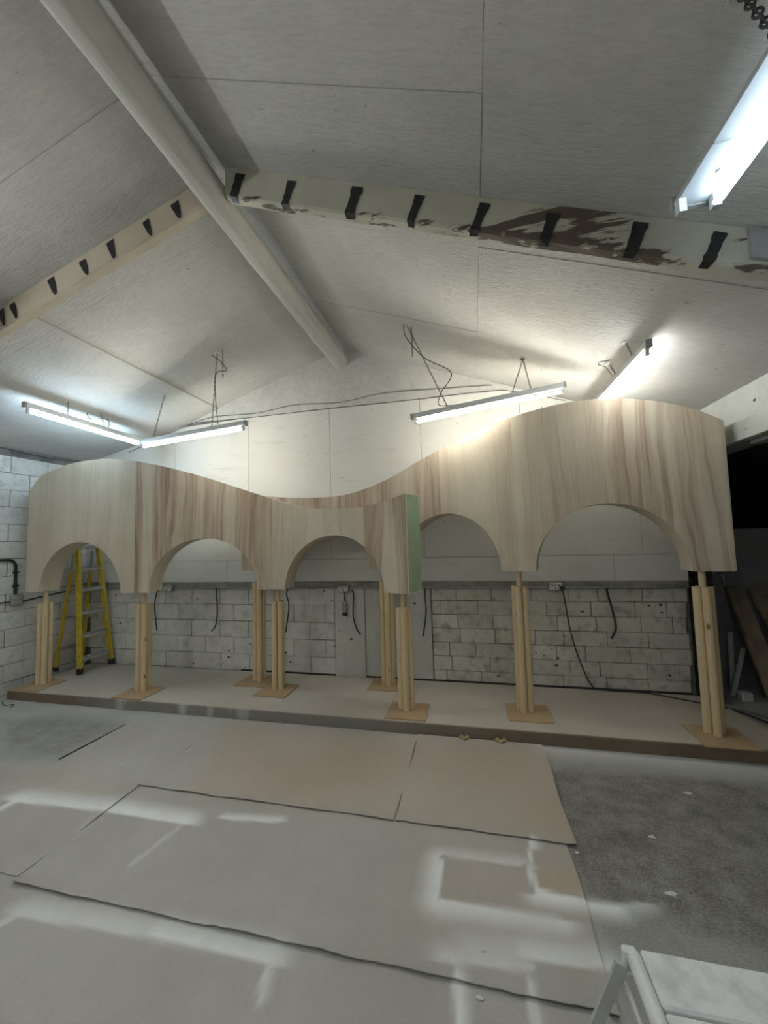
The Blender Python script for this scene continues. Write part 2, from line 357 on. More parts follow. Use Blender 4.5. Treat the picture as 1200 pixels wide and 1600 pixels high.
def grid_slab(name, mat, x0, x1, y0, y1, z, th, step, parent=None, curl=None, edge=None, painted=True):
    nx = max(2, int((x1-x0)/step)); ny = max(2, int((y1-y0)/step)); b = MB(); cols = []
    for j in range(ny+1):
        for i in range(nx+1):
            u, v = i/nx, j/ny; X = x0+(x1-x0)*u; Y = y0+(y1-y0)*v
            if edge:
                Y += edge(X)*(1-v); X += .006*math.sin(Y*9+x0*5)*(1 if 0 < u < 1 else 1)
            zz = z+th+(curl(X, (Y-y0), u) if curl else 0); b.v.append((X, Y, zz)); cols.append((lambda q: (q[0], 0 if mat != 'concrete' else q[1], 0 if mat == 'concrete' else q[2]))(paint_value(X, Y)) if painted else (0, 0, 0))
    N = len(b.v); W = nx+1
    for j in range(ny):
        for i in range(nx): b.f.append((j*W+i, j*W+i+1, (j+1)*W+i+1, (j+1)*W+i))
    if th > 0:
        rim = [i for i in range(W)]+[j*W+nx for j in range(1, ny+1)]+[ny*W+i for i in range(nx-1, -1, -1)]+[j*W for j in range(ny-1, 0, -1)]
        lo = []
        for x, y, zz in b.v[:N]: b.v.append((x, y, zz-th)); cols.append((0, 0, 0))
        for k in range(len(rim)): k2 = (k+1) % len(rim); b.f.append((rim[k], rim[k]+N, rim[k2]+N, rim[k2]))
        for j in range(ny):
            for i in range(nx): b.f.append((N+j*W+i, N+(j+1)*W+i, N+(j+1)*W+i+1, N+j*W+i+1))
    o = b.build(name, mat, parent, smooth=True); me = o.data
    at = me.color_attributes.new('paint', 'FLOAT_COLOR', 'POINT')
    at.data.foreach_set('color', np.array([(*c, 1.) for c in cols], dtype=np.float32).ravel()); return o

# floor: dense where the picture shows it, plain beyond
fl = struct(grid_slab('floor', 'concrete', XL, 2.6, .5, 3.8, 0, 0, .022))
far_floor = MB()
far_floor.add([(XL, YN, 0), (5, YN, 0), (5, .5, 0), (XL, .5, 0)], [(0, 1, 2, 3)]).add([(2.6, .5, 0), (8, .5, 0), (8, 12, 0), (2.6, 12, 0)], [(0, 1, 2, 3)]).add([(XL, 3.8, 0), (2.6, 3.8, 0), (2.6, 12, 0), (XL, 12, 0)], [(0, 1, 2, 3)])
far_floor.build('floor_slab', 'concrete', fl)

# ceiling: dark backing with separate boards
cb = MB()
xs = [XL-.2, -4.3, RX, XR+.3]
for a, b2 in zip(xs[:-1], xs[1:]):
    cb.add([(a, YN, zceil(a)+.03), (b2, YN, zceil(b2)+.03), (b2, YB+.2, zceil(b2)+.03), (a, YB+.2, zceil(a)+.03)], [(0, 1, 2, 3)])
ceil = struct(cb.build('ceiling', 'roof_backing'))
def ceil_panel(x0, x1, y0, y1, lift):
    g = .0008; xs = [x0+g]+[x for x in (-4.3,) if x0+g < x < x1-g]+[x1-g]; b = MB(); n = len(xs)
    for zt in (0, .018):
        for x in xs:
            for y in (y0+g, y1-g): b.v.append((x, y, zceil(x)+zt+lift))
    for i in range(n-1):
        a = 2*i; b.f += [(a, a+1, a+3, a+2), (2*n+a, 2*n+a+2, 2*n+a+3, 2*n+a+1), (a, a+2, 2*n+a+2, 2*n+a), (a+1, 2*n+a+1, 2*n+a+3, a+3)]
    e = 2*(n-1); b.f += [(0, 2*n, 2*n+1, 1), (e, e+1, 2*n+e+1, 2*n+e)]
    b.build('ceiling_board', 'ceiling', ceil)
rows = [-4, -2.8, -1.6, -.4, .6, 1.62, 2.54, 3.64, 4.77]
for i, (y0, y1) in enumerate(zip(rows[:-1], rows[1:])):
    lx = [XL, -3.45, RX] if y1 > 2.4 else [XL, -4.1, RX]
    rx = [RX, .12, XR+.02]
    for j, (a, b2) in enumerate(zip(lx[:-1], lx[1:])): ceil_panel(a, b2, y0, y1, (-.014 if j == 0 else 0) if y1 > 2.4 else .001*((i*7+j*3) % 4))
    for j, (a, b2) in enumerate(zip(rx[:-1], rx[1:])): ceil_panel(a, b2, y0, y1, -.003 if (i+j) % 2 else 0)

# back wall: mortar body, blocks below, lining boards above
wb = MB(); wb.prism([(XL-.2, -.02), (XR, -.02), (XR, zceil(XR)+.02), (RX, RZ+.02), (-4.3, zceil(-4.3)+.02), (XL-.2, zceil(XL)+.02)], YB+.004, YB+.16)
wallb = struct(wb.build('wall_back', 'mortar'))
BLK = {}
def block(x0, x1, z0, z1, axis, wall, mat, gap=.005):
    key = random.randrange(5); prou = random.uniform(-.003, .004); b = MB()
    def j(): return random.uniform(-.003, .003)
    if axis == 'y': lo, hi = (x0+gap+j(), YB-.012+prou, z0+gap+j()), (x1-gap+j(), YB+.006, z1-gap+j())
    else: lo, hi = (XL-.006, x0+gap+j(), z0+gap+j()), (XL+.012+prou, x1-gap+j(), z1-gap+j())
    b.bevbox(lo, hi, .006); o = b.build('block', mat, wall, smooth=False); return o
for c in range(6):                                # larger blocks, left run
    z0, z1 = .09+.219*c-.002, .09+.219*(c+1)-.002
    if z0 > 1.2: break
    z1 = min(z1, 1.19); x = XL - (.22 if c % 2 else 0)+.10
    if c == 0: x += .02
    while x < -1.77:
        a, b2 = max(x, XL), min(x+.44, -1.76)
        if b2-a > .05: block(a, b2, z0, z1, 'y', wallb, 'block_paint', .003)
        x += .44
pb = MB(); pb.bevbox((-1.755, YB-.03, 0), (-1.36, YB+.01, 1.19), .006); pb.build('rendered_pier', 'render_paint', wallb)
pb = MB(); pb.bevbox((-1.355, YB-.016, 0), (-.53, YB+.01, 1.19), .006); pb.build('rendered_patch', 'render_paint', wallb)
for c in range(7):                                # smaller worn blocks, right run
    z0, z1 = .06+.163*c, .06+.163*(c+1); z1 = min(z1, 1.19); x = -.52 - random.uniform(.05, .35)
    while x < XR:
        L_ = random.choice((.44, .44, .40, .46, .30)); a, b2 = max(x, -.52), min(x+L_, XR-.02-.03*random.random())
        if b2-a > .05: block(a, b2, z0, z1, 'y', wallb, 'block_worn', .003)
        x += L_
MB().bevbox((-3.1, YB-.024, PZ_), (XR-.05, YB, PZ_+.022), .004).build('dark_base_strip', 'rubber', wallb)  # thin dark strip along the foot of the blocks
# ledge batten with conduit
lb = MB(); lb.bevbox((XL, YB-.045, 1.185), (XR-.01, YB+.006, 1.268), .005); ledge = lb.build('batten', 'old_batten', wallb)
cd = MB(); cd.tube([(XL+.01, YB-.058, 1.19), (-3, YB-.058, 1.186), (0, YB-.058, 1.196), (XR-.03, YB-.058, 1.20)], .011, 8); cd.build('conduit', 'galvanised', wallb, True)
def wall_panel(x0, x1, z0, z1, y=YB-.022, name='wall_board'):
    g = .0022; x0 += g; x1 -= g; z0 += g; xs = sorted({x0, x1, *[x for x in (RX, -4.3) if x0 < x < x1]})
    top = [(x, min(z1-g, zceil(x)+.004)) for x in xs[::-1]]
    poly = [(x0, z0), (x1, z0)]+top
    MB().prism(poly, y, YB+.006).build(name, 'board', wallb)
sx = [XL, -4.16, -2.97, -1.78, -.58, .60, 1.79, XR]
for a, b2 in zip(sx[:-1], sx[1:]): wall_panel(a, b2, 1.552, 3.53)
for a, b2 in zip([XL, -3.3, -.9, 1.5], [-3.3, -.9, 1.5, XR]): wall_panel(a, b2, 1.268, 1.552, YB-.024)
for a, b2 in ((-4.9, RX-.03), (RX-.03, .62)):
    xs = sorted({a, b2}); poly = []
    xa = max(a, -3.999) if a < RX-.1 else a; xb = min(b2, .628)
    lo = [(xa, 3.534), (xb, 3.534)]; xs = [xb]+([RX] if xa < RX < xb else [])+[xa]
    poly = lo+[(x, zceil(x)+.006) for x in xs if zceil(x)+.006 > 3.54]
    MB().prism(poly, YB-.012, YB+.006).build('gable_board', 'ceiling', wallb)

# left wall: blocks
lw = MB(); lw.box((XL-.2, YN, -.02), (XL-.004, YB+.1, 3.16)); walll = struct(lw.build('wall_left', 'mortar'))
for c in range(14):
    z0 = .145+.2185*c-.2185; z1 = z0+.2185; y = 3.06+(.22 if c % 2 else 0)
    if z0 > 3.06: break
    if c in (11,): pass
    while y < YB:
        a, b2 = max(y, 3.06), min(y+.44, YB-.012)
        if b2-a > .04: block(a, b2, max(z0, 0), min(z1, zceil(XL)+.03), 'x', walll, 'block_paint', .0035)
        y += .44
MB().bevbox((XL-.006, YN, 0), (XL+.006, 3.055, 3.12), .004).build('painted_wall_face', 'render_paint', walll)
ev = MB(); ev.tube(curve_pts([(XL+.02, 3.2, zceil(XL)-.0), (XL+.02, 3.7, zceil(XL)-.015), (XL+.02, 4.2, zceil(XL)-.03), (XL+.03, 4.74, zceil(XL)-.01)]), .012, 6); ev.build('eaves_cable', 'cable_grey', walll, True)
# wall behind the photographer, right wall with the lintel over the bay opening
struct(MB().prism([(XL-.2, -.02), (5.0, -.02), (5.0, zceil(XR)), (XR, zceil(XR)+.02), (RX, RZ+.02), (XL-.2, zceil(XL)+.02)], YN-.15, YN).build('wall_front', 'render_paint'))
wr = MB(); wr.box((XR, YN, -.02), (XR+.22, 1.8, 3.1)); wallr = struct(wr.build('wall_right', 'render_paint'))
li = MB(); li.prism([(XR, 2.535), (XR+.05, 2.53), (XR+.05, zceil(XR)+.05), (XR, zceil(XR)+.02)], 1.8, YB+.02); li.build('lintel_board', 'lintel_paint', wallr)
li = MB(); li.box((XR+.05, 1.8, 2.545), (XR+.33, YB+.02, 2.75)); li.build('lintel_beam', 'bay_grey', wallr)
li = MB(); li.bevbox((XR+.09, 3.55, 2.50), (XR+.27, 3.80, 2.548), .006); li.build('joist_bracket', 'grey_enamel', wallr)
# side bay
bay = MB(); bay.box((XR-.01, 11.9, 0), (8.0, 12.0, 3.0)).box((7.9, 1.8, 0), (8.0, 12.0, 3.0)).box((XR+.2, 1.7, 0), (8.0, 1.8, 3.0)).box((XR+.05, 1.7, 2.75), (8.0, 12.0, 2.85)).box((XR-.01, YB+.16, 0), (XR+.02, 12.0, 2.8))
struct(bay.build('wall_bay', 'bay_wall'))
st = MB(); st.box((XR+.005, YB-.02, 0), (XR+.025, YB+.22, 2.54)).box((XR+.025, YB+.09, 0), (XR+.20, YB+.11, 2.54)).box((XR+.20, YB-.02, 0), (XR+.22, YB+.22, 2.54))
tag(st.build('steel_column', 'dark_steel'), 'black steel column at the ragged end of the block wall', 'column')

# ------------------------------------------------------------------ ridge log and rafters
lp = []; rr = []
for k in range(40):
    y = YN+(YB+.0-YN)*k/39; lp.append((RX-.03+.012*math.sin(y*1.3), y, 4.163+.01*math.sin(y*2.1))); rr.append(.100+.006*math.sin(y*1.7+1)+.004*random.uniform(-1, 1))
ridge = MB().tube(lp, rr, 20).build('ridge_beam', 'log', None, True); tag(ridge, 'round white-painted log running along the ridge of the ceiling', 'beam')
def rafter(name, x0, x1, mat, label, ys, h, wd):
    b = MB(); n = 24; top = .0
    for k in range(n+1):
        x = x0+(x1-x0)*k/n; z = zceil(x)
        jj = .004*math.sin(k*1.9)
        for dy, dz in ((0, .0), (0, -h+jj), (wd*.18, -h-.012), (wd, -h-.01+jj), (wd, .0)): b.v.append((x, ys+dy, z+dz-.002))
    for k in range(n):
        for j in range(4): a = k*5+j; b.f.append((a, a+1, a+6, a+5))
    b.f += [(0, 1, 2, 3, 4), (n*5+4, n*5+3, n*5+2, n*5+1, n*5)]
    o = b.build(name, mat, None); tag(o, label, 'rafter'); return o
RY, RH, RW = 2.145, .195, .07
raf_r = rafter('rafter', RX+.08, XR-.02, 'rafter_flaking', 'cream painted rafter with brown flaking patches and black tape strips', RY, RH, RW)
raf_l = rafter('rafter', RX-.10, XL+.02, 'rafter_cream', 'tan cream rafter with black tape strips on the slope above the ladder', RY+.03, RH-.02, RW)
def tape(px, py, raf, ys, h, slope, seed):
    rs = random.Random(seed); o = Vector((0, 0, EYE)); d = ray(px, py); t = (ys-.004)/d.y; p = o+d*t; x0 = p.x; mid = p.z-zceil(x0)
    taper = slope < 0; wd = rs.uniform(.046, .058); b = MB(); prof = []; skew = rs.uniform(-.008, .008); sh = -.365 if slope > 0 else .335
    tops = -.035-rs.uniform(0, .02); n = 7
    for k in range(n):
        f = k/(n-1); dz = tops+(-h-.014-tops)*f; ww = wd*(1+.12*rs.uniform(-1, 1))*((1-.75*f*f) if taper else 1)*(1.25 if k < 2 and not taper else 1)
        xx = x0+sh*(mid-dz)+skew*(f-.5); prof.append((xx-ww/2, xx+ww/2, ys-.005-.003*rs.random(), dz, xx))
    if not taper: prof.append((prof[-1][0], prof[-1][1]-.008, ys+.035, -h-.022, prof[-1][4]))
    for a, c, y, dz, xx in prof:
        zz = zceil(xx)+dz; tl = (c-a)*(-.365 if slope > 0 else .335)
        b.v += [(a, y, zz-tl/2+.004*rs.uniform(-1, 1)), (c, y, zz+tl/2+.004*rs.uniform(-1, 1))]
    n = len(b.v)
    for k in range(len(prof)-1): b.f.append((2*k, 2*k+2, 2*k+3, 2*k+1))
    b.v += [(x_, y_+.003, z_+.003) for x_, y_, z_ in b.v]
    for k in range(len(prof)-1): b.f.append((n+2*k, n+2*k+1, n+2*k+3, n+2*k+2))
    rim = [2*k for k in range(len(prof))]+[2*k+1 for k in range(len(prof)-1, -1, -1)]
    for k in range(len(rim)): a, c = rim[k], rim[(k+1) % len(rim)]; b.f.append((a, c, c+n, a+n))
    b.build('tape_strip', 'black_tape', raf)
for i, p in enumerate([(372, 285), (452, 297), (555, 306), (650, 323), (750, 338), (860, 350), (997, 364), (1118, 383)]): tape(*p, raf_r, RY, RH, 1, i)
for i, p in enumerate([(277, 330), (232, 358), (176, 394), (134, 424), (85, 455), (24, 492), (4, 497)]): tape(*p, raf_l, RY+.03, RH-.02, -1, 20+i)
MB().prism([(1.36, zceil(1.36)-.165), (2.1, zceil(2.1)-.165), (2.1, zceil(2.1)-.012), (1.36, zceil(1.36)-.012)], RY-.022, RY-.001).build('packing_board', 'grey_enamel', raf_r)

# ------------------------------------------------------------------ platform
PZ = .10
plat = empty('low_platform', (-1.6, 3.66, 0), 'long low platform with board top and dark front fascia under the plywood arcades', 'platform')
for a, b2 in ((-5.53, -3.1), (-3.1, -.66), (-.66, 1.78)):
    grid_slab('deck_board', 'deck_board', a+.001, b2-.001, 3.665, 4.712, PZ-.018, .018, .06, plat)
eb = MB(); eb.add([(1.781, 3.665, PZ-.018), (2.42, 3.665, PZ-.018), (2.36, 4.05, PZ-.018), (2.30, 4.45, PZ-.018), (2.19, 4.70, PZ-.018), (1.781, 4.712, PZ-.018), (1.781, 3.665, PZ), (2.42, 3.665, PZ), (2.36, 4.05, PZ), (2.30, 4.45, PZ), (2.19, 4.70, PZ), (1.781, 4.712, PZ)],
       [(5, 4, 3, 2, 1, 0), (6, 7, 8, 9, 10, 11)]+[(i, (i+1) % 6, (i+1) % 6+6, i+6) for i in range(6)])
eb.build('deck_board', 'deck_board', plat)
for a, b2 in ((-5.53, -3.1), (-3.1, -.66), (-.66, 2.42)):
    MB().bevbox((a, 3.644, 0), (b2-.002, 3.664, PZ-.002), .002).build('fascia', 'fascia', plat)
fr = MB(); fr.box((-5.52, 3.67, 0), (-5.48, 4.73, PZ-.019)).box((-5.48, 4.68, 0), (2.1, 4.73, PZ-.019)); fr.build('frame', 'old_timber', plat)

# ------------------------------------------------------------------ arcades
def spline(pts):
    x = np.array([p[0] for p in pts]); y = np.array([p[1] for p in pts]); n = len(x); h = np.diff(x); A = np.eye(n); b = np.zeros(n)
    for i in range(1, n-1):
        A[i, i-1] = h[i-1]; A[i, i] = 2*(h[i-1]+h[i]); A[i, i+1] = h[i]; b[i] = 3*((y[i+1]-y[i])/h[i]-(y[i]-y[i-1])/h[i-1])
    c = np.linalg.solve(A, b)
    def f(t):
        i = int(min(max(np.searchsorted(x, t)-1, 0), n-2)); d = t-x[i]
        return float(y[i]+((y[i+1]-y[i])/h[i]-h[i]*(2*c[i]+c[i+1])/3)*d+c[i]*d*d+(c[i+1]-c[i])/(3*h[i])*d**3)
    return f
def arcade(label, plan, top, zb, arches, seams, tones, cap_right):
    py, tz = spline(plan), spline(top); X0, X1 = plan[0][0], plan[-1][0]; TH = .24; SK = .010
    root = empty('plywood_arcade', ((X0+X1)/2, py((X0+X1)/2)+.12, zb), label, 'arcade', None)
    def nrm(x):
        s = (py(x+.004)-py(x-.004))/.008; l = math.hypot(1, s); return (-s/l, 1/l)
    def at(x, off, z): nx, ny = nrm(x); return (x+nx*off, py(x)+ny*off, z)
    def zlow(x):
        for a, b2, h in arches:
            if a < x < b2:
                u = (x-(a+b2)/2)/((b2-a)/2); return zb+h*math.sqrt(max(0, 1-u*u))
        return zb
    xs = {X0, X1}
    for a, b2, h in arches:
        for k in range(41): xs.add(round((a+b2)/2-(b2-a)/2*math.cos(math.pi*k/40), 5))
    for s_ in seams: xs.add(s_)
    k = X0
    while k < X1: xs.add(round(k, 5)); k += .06
    xs = sorted(xs); xs = [x for i, x in enumerate(xs) if i == 0 or x-xs[i-1] > 1e-4 or x in seams or x in (X0, X1)]
    arc = {}; s_ = 0
    for i, x in enumerate(xs):
        if i: s_ += math.hypot(x-xs[i-1], py(x)-py(xs[i-1]))
        arc[x] = s_
    def skin(name, xa, xb, o0, o1, tone, seed):
        X = [x for x in xs if xa-1e-6 <= x <= xb+1e-6]; b = MB(); uv = []; R = 7
        for off in (o0, o1):
            for i, x in enumerate(X):
                g = .0003 if i == 0 else (-.0003 if i == len(X)-1 else 0); lo, hi = zlow(x), tz(x)
                for r in range(R+1): z = lo+(hi-lo)*r/R; b.v.append(at(x+g, off, z)); uv.append((arc[x], z))
        n = len(X); W = R+1; T = n*W
        for i in range(n-1):
            for r in range(R):
                a = i*W+r; b.f.append((a, a+W, a+W+1, a+1)); b.f.append((T+a, T+a+1, T+a+W+1, T+a+W))
            for r in (0, R): a = i*W+r; q = (a, T+a, T+a+W, a+W); b.f.append(q if r == 0 else q[::-1])
        for i in (0, n-1):
            for r in range(R): a = i*W+r; q = (a, a+1, T+a+1, T+a); b.f.append(q if i == 0 else q[::-1])
        o = b.build(name, 'ply', root, False, uv); o['tone'] = tone; o['seed'] = seed; return o
    bounds = [X0]+list(seams)+[X1]
    for i, (a, b2) in enumerate(zip(bounds[:-1], bounds[1:])):
        o = skin('face_panel', a, b2, 0, SK, tones[i][0], tones[i][1]); 
        if tones[i][2]: o['label'] = tones[i][2]
    mids = bounds[::2]+([X1] if len(bounds) % 2 == 0 else [])
    for i, (a, b2) in enumerate(zip(mids[:-1], mids[1:])): skin('back_panel', a, b2, TH-SK, TH, .3, 40+i)
    def strip(name, pts, tone, seed, along=True, mat='ply', th=.006, o0=SK, o1=TH-SK):       # a curved strip spanning the thickness
        b = MB(); uv = []; l = 0
        for i, (x, z, nx_, nz_) in enumerate(pts):
            if i: l += math.hypot(x-pts[i-1][0], z-pts[i-1][1])
            for off in (o0, o1):
                for e in (0, th): p = at(x+nx_*e, off, z+nz_*e); b.v.append(p); uv.append((off*1.0+seed, l) if not along else (l, off))
        for i in range(len(pts)-1):
            a = 4*i; c = a+4; b.f += [(a, a+2, c+2, c), (a+1, c+1, c+3, a+3), (a, c, c+1, a+1), (a+2, a+3, c+3, c+2)]
        e = 4*(len(pts)-1); b.f += [(0, 1, 3, 2), (e, e+2, e+3, e+1)]
        o = b.build(name, mat, root, True, uv); o['tone'] = tone; o['seed'] = seed; return o
    for j, (a, b2, h) in enumerate(arches):
        pts = []
        for k in range(41):
            t = math.pi*k/40; c, sn = -math.cos(t), math.sin(t); pts.append(((a+b2)/2+(b2-a)/2*c, zb+h*sn, c*.9, sn*.9))
        strip('arch_soffit', pts, .25, 60+j, False)
    feet = [X0]+[v for a, b2, h in arches for v in (a, b2)]+[X1]
    for a, b2 in zip(feet[::2], feet[1::2]):
        if b2-a < .03: continue
        strip('pier_base', [(a+.004+(b2-a-.008)*k/4, zb, 0, 1) for k in range(5)], .5, 80, False)
    strip('top_edge', [(x, tz(x)-.007, 0, 1) for x in xs], .1, 90, True)
    for x, sgn in ((X0, -1), (X1, 1)):
        mt = 'mdf_green' if (sgn > 0 and cap_right) else 'ply'; b = MB(); uv = []
        for e in (.001, .013):
            for off, z in ((.004, zb+.003), (TH-.004, zb+.003), (TH-.004, tz(x)-.003), (.004, tz(x)-.003)):
                nx, ny = nrm(x); tx, ty = ny, -nx; p = at(x, off, z); b.v.append((p[0]+tx*e*sgn, p[1]+ty*e*sgn, p[2])); uv.append((off, z))
        q = [(0, 1, 2, 3), (7, 6, 5, 4), (0, 4, 5, 1), (1, 5, 6, 2), (2, 6, 7, 3), (3, 7, 4, 0)]; b.f = q if sgn < 0 else [f[::-1] for f in q]
        o = b.build('end_cap', mt, root, False, uv); o['tone'] = .3; o['seed'] = 95
        if cap_right and sgn > 0:
            o['label'] = 'pale green end board'
            ed = MB()
            for off in (.002, TH-.002):
                nx, ny = nrm(x); tx, ty = ny, -nx; p, q2 = at(x, off, zb), at(x, off, tz(x)); ed.bar((p[0]+tx*.011, p[1]+ty*.011, p[2]), (q2[0]+tx*.011, q2[1]+ty*.011, q2[2]-.001), .012, .008, (0, 1, 0))
            for z in (zb+.004, tz(x)-.004):
                p, q2 = at(x, 0, z), at(x, TH, z); ed.bar((p[0]+tx*.011, p[1]+ty*.011, z), (q2[0]+tx*.011, q2[1]+ty*.011, z), .010, .008)
            ed.build('edge_strip', 'mdf_edge', o)
    return root
arcade('lower wavy plywood arcade with three arches and a green end board', 
       [(-5.5, 3.785), (-4.6, 3.74), (-3.8, 3.73), (-3.1, 3.87), (-2.42, 4.025), (-2.07, 4.045), (-1.5, 3.99), (-.91, 3.83), (-.634, 3.715)],
       [(-5.5, 2.52), (-5.345, 2.68), (-5.128, 2.763), (-4.913, 2.811), (-4.55, 2.847), (-4.2, 2.84), (-3.83, 2.79), (-3.5, 2.715), (-3.1, 2.6), (-2.6, 2.422), (-2.118, 2.253), (-1.8, 2.172), (-1.44, 2.137), (-1.104, 2.14), (-.863, 2.178), (-.634, 2.235)],
       1.26, [(-5.27, -3.985, .6), (-3.63, -2.415, .6), (-2.085, -.885, .592)], [-3.811, -2.238, -1.105],
       [(.12, 3.1, 'pale plywood face panel'), (.95, 7.7, 'brown streaked plywood face panel'), (.12, 12.2, None), (.9, 17.4, 'pinkish plywood face panel')], True)
arcade('taller wavy plywood arcade rising to a high crest beside the dark bay',
       [(-2.785, 4.30), (-2.0, 4.43), (-1.25, 4.455), (-.6, 4.33), (.1, 4.07), (.5, 3.92), (1.0, 3.83), (1.75, 3.79), (2.09, 3.77)],
       [(-2.785, 2.40), (-2.536, 2.372), (-2.15, 2.335), (-1.758, 2.326), (-1.489, 2.345), (-1.217, 2.407), (-.938, 2.5), (-.673, 2.618), (-.315, 2.758), (.118, 2.89), (.426, 2.96), (.712, 3.002), (.986, 3.022), (1.249, 3.012), (1.501, 2.972), (1.742, 2.902), (1.969, 2.80), (2.09, 2.72)],
       1.45, [(-2.43, -1.212, .6), (-.815, .26, .6), (.565, 1.80, .61)], [-1.055, -.328, .409, 1.18],
       [(.7, 23.3, None), (.6, 27.9, None), (.18, 31.5, 'pale plywood face panel'), (.28, 36.2, None), (.72, 46.1, 'plywood face panel with red-brown streaks')], False)

# ------------------------------------------------------------------ clustered posts
def post(x, y, pc, ztop, zarc, rot, label):
    root = empty('clustered_post', (x, y, PZ), label, 'post', 'clustered pine posts carrying the arcades')
    cx, cy = pc; MB().bevbox((cx-.195, cy-.185, PZ), (cx+.195, cy+.185, PZ+.012), .002).build('base_plate', 'mdf_tan', root)
    r = .0338
    for k in range(4):
        a = rot+math.pi/4+k*math.pi/2; dx, dy = math.cos(a)*r*1.414, math.sin(a)*r*1.414; pts = []; rs = []
        for j in range(9): pts.append((x+dx+random.uniform(-.001, .001), y+dy, PZ+.012+(ztop-PZ-.012)*j/8)); rs.append(r*.985+random.uniform(-.0008, .0008))
        MB().tube(pts, rs, 14).build('pole', 'pine', root, True)
    MB().tube([(x, y, ztop-.25), (x, y, zarc+.008)], .027, 12).build('dowel', 'pine', root, True)
D = math.radians
post(-5.335, 3.905, (-5.325, 3.858), 1.105, 1.26, D(9), 'clustered pine pole post on square plate under the arcade end near the stepladder')
post(-3.863, 3.925, (-3.83, 3.845), 1.115, 1.26, D(6), 'clustered pine pole post between the first two low arches, at the platform edge')
post(-2.272, 4.225, (-2.26, 4.152), 1.102, 1.26, D(15), 'clustered pine pole post between the second and third arches of the lower arcade')
post(-.715, 3.915, (-.695, 3.868), 1.103, 1.26, D(55), 'clustered pine pole post under the green-ended side of the lower arcade')
post(-2.64, 4.43, (-2.655, 4.39), 1.305, 1.45, D(76), 'clustered pine pole post under the hidden end of the taller arcade')
post(-1.03, 4.53, (-1.045, 4.51), 1.305, 1.45, D(60), 'clustered pine pole post behind the green-ended arcade, close to the rendered wall')
post(.425, 4.06, (.445, 4.01), 1.297, 1.45, D(22), 'clustered pine pole post between the two open arches of the taller arcade')
post(1.895, 3.865, (1.9, 3.805), 1.314, 1.45, D(44), 'clustered pine pole post beside the steel column at the platform corner')

# ------------------------------------------------------------------ stepladder
ld = empty('stepladder', (-5.38, 4.45, PZ), 'yellow fibreglass stepladder with grey treads standing in the wall corner', 'ladder')
PL_ = PZ+.012; LA0, LA1 = Vector((-5.17, 4.235, PL_)), Vector((-5.345, 4.305, 1.80)); LB0, LB1 = Vector((-5.15, 4.685, PL_)), Vector((-5.345, 4.60, 1.80))
LC0, LC1 = Vector((-5.66, 4.29, PL_)), Vector((-5.43, 4.325, 1.74)); LD0, LD1 = Vector((-5.66, 4.66, PL_)), Vector((-5.43, 4.585, 1.74))
for p, q in ((LA0, LA1), (LB0, LB1)):
    d = (q-p).normalized(); o = MB().bar(p+d*.05, q, .022, .075, (1, 0, 0)).bar(p+d*.05+Vector((.03, .0, 0)), q+Vector((.03, 0, 0)), .034, .008, (1, 0, 0)).build('rail', 'yellow_fibreglass', ld)
    MB().bar(p, p+d*.075, .034, .085, (1, 0, 0)).build('rubber_foot', 'rubber', ld)
for p, q in ((LC0, LC1), (LD0, LD1)):
    d = (q-p).normalized(); MB().bar(p+d*.03, p+d*1.35, .02, .05, (1, 0, 0)).build('back_leg', 'yellow_fibreglass', ld)
    MB().bar(p+d*1.3, q, .018, .04, (1, 0, 0)).build('back_leg_bracket', 'aluminium', ld)
    MB().bar(p, p+d*.05, .03, .06, (1, 0, 0)).build('rubber_foot', 'rubber', ld)
for z in (.34, .64, .945, 1.255, 1.535):
    t = (z-PZ)/1.70; a = LA0.lerp(LA1, t); b2 = LB0.lerp(LB1, t)
    tr = MB().box((a.x-.055, a.y+.012, z-.028), (a.x+.04, b2.y-.012, z-.022)).box((a.x+.034, a.y+.012, z-.066), (a.x+.04, b2.y-.012, z-.022)).box((a.x-.055, a.y+.012, z-.05), (a.x-.049, b2.y-.012, z-.022))
    tr.build('tread', 'tread_grey', ld)
for z in (.40, .80, 1.2):
    t = (z-PZ)/1.64; a = LC0.lerp(LC1, t); b2 = LD0.lerp(LD1, t); MB().bar(a, b2, .02, .03).build('back_brace', 'aluminium', ld)
for p0, s in ((LA0, 1), (LB0, -1)):
    MB().bar(p0+Vector((-.01, .01*s, .05)), p0+Vector((-.02, .13*s, .215)), .018, .004, (1, 0, 0)).build('tread_strut', 'aluminium', ld)
for p, q in ((LA0.lerp(LA1, .62), LC0.lerp(LC1, .64)), (LB0.lerp(LB1, .62), LD0.lerp(LD1, .64))): MB().bar(p, q, .006, .022).build('spreader', 'aluminium', ld)
MB().bevbox((-5.465, 4.275, 1.775), (-5.29, 4.63, 1.83), .01).build('top_cap', 'aluminium', ld)

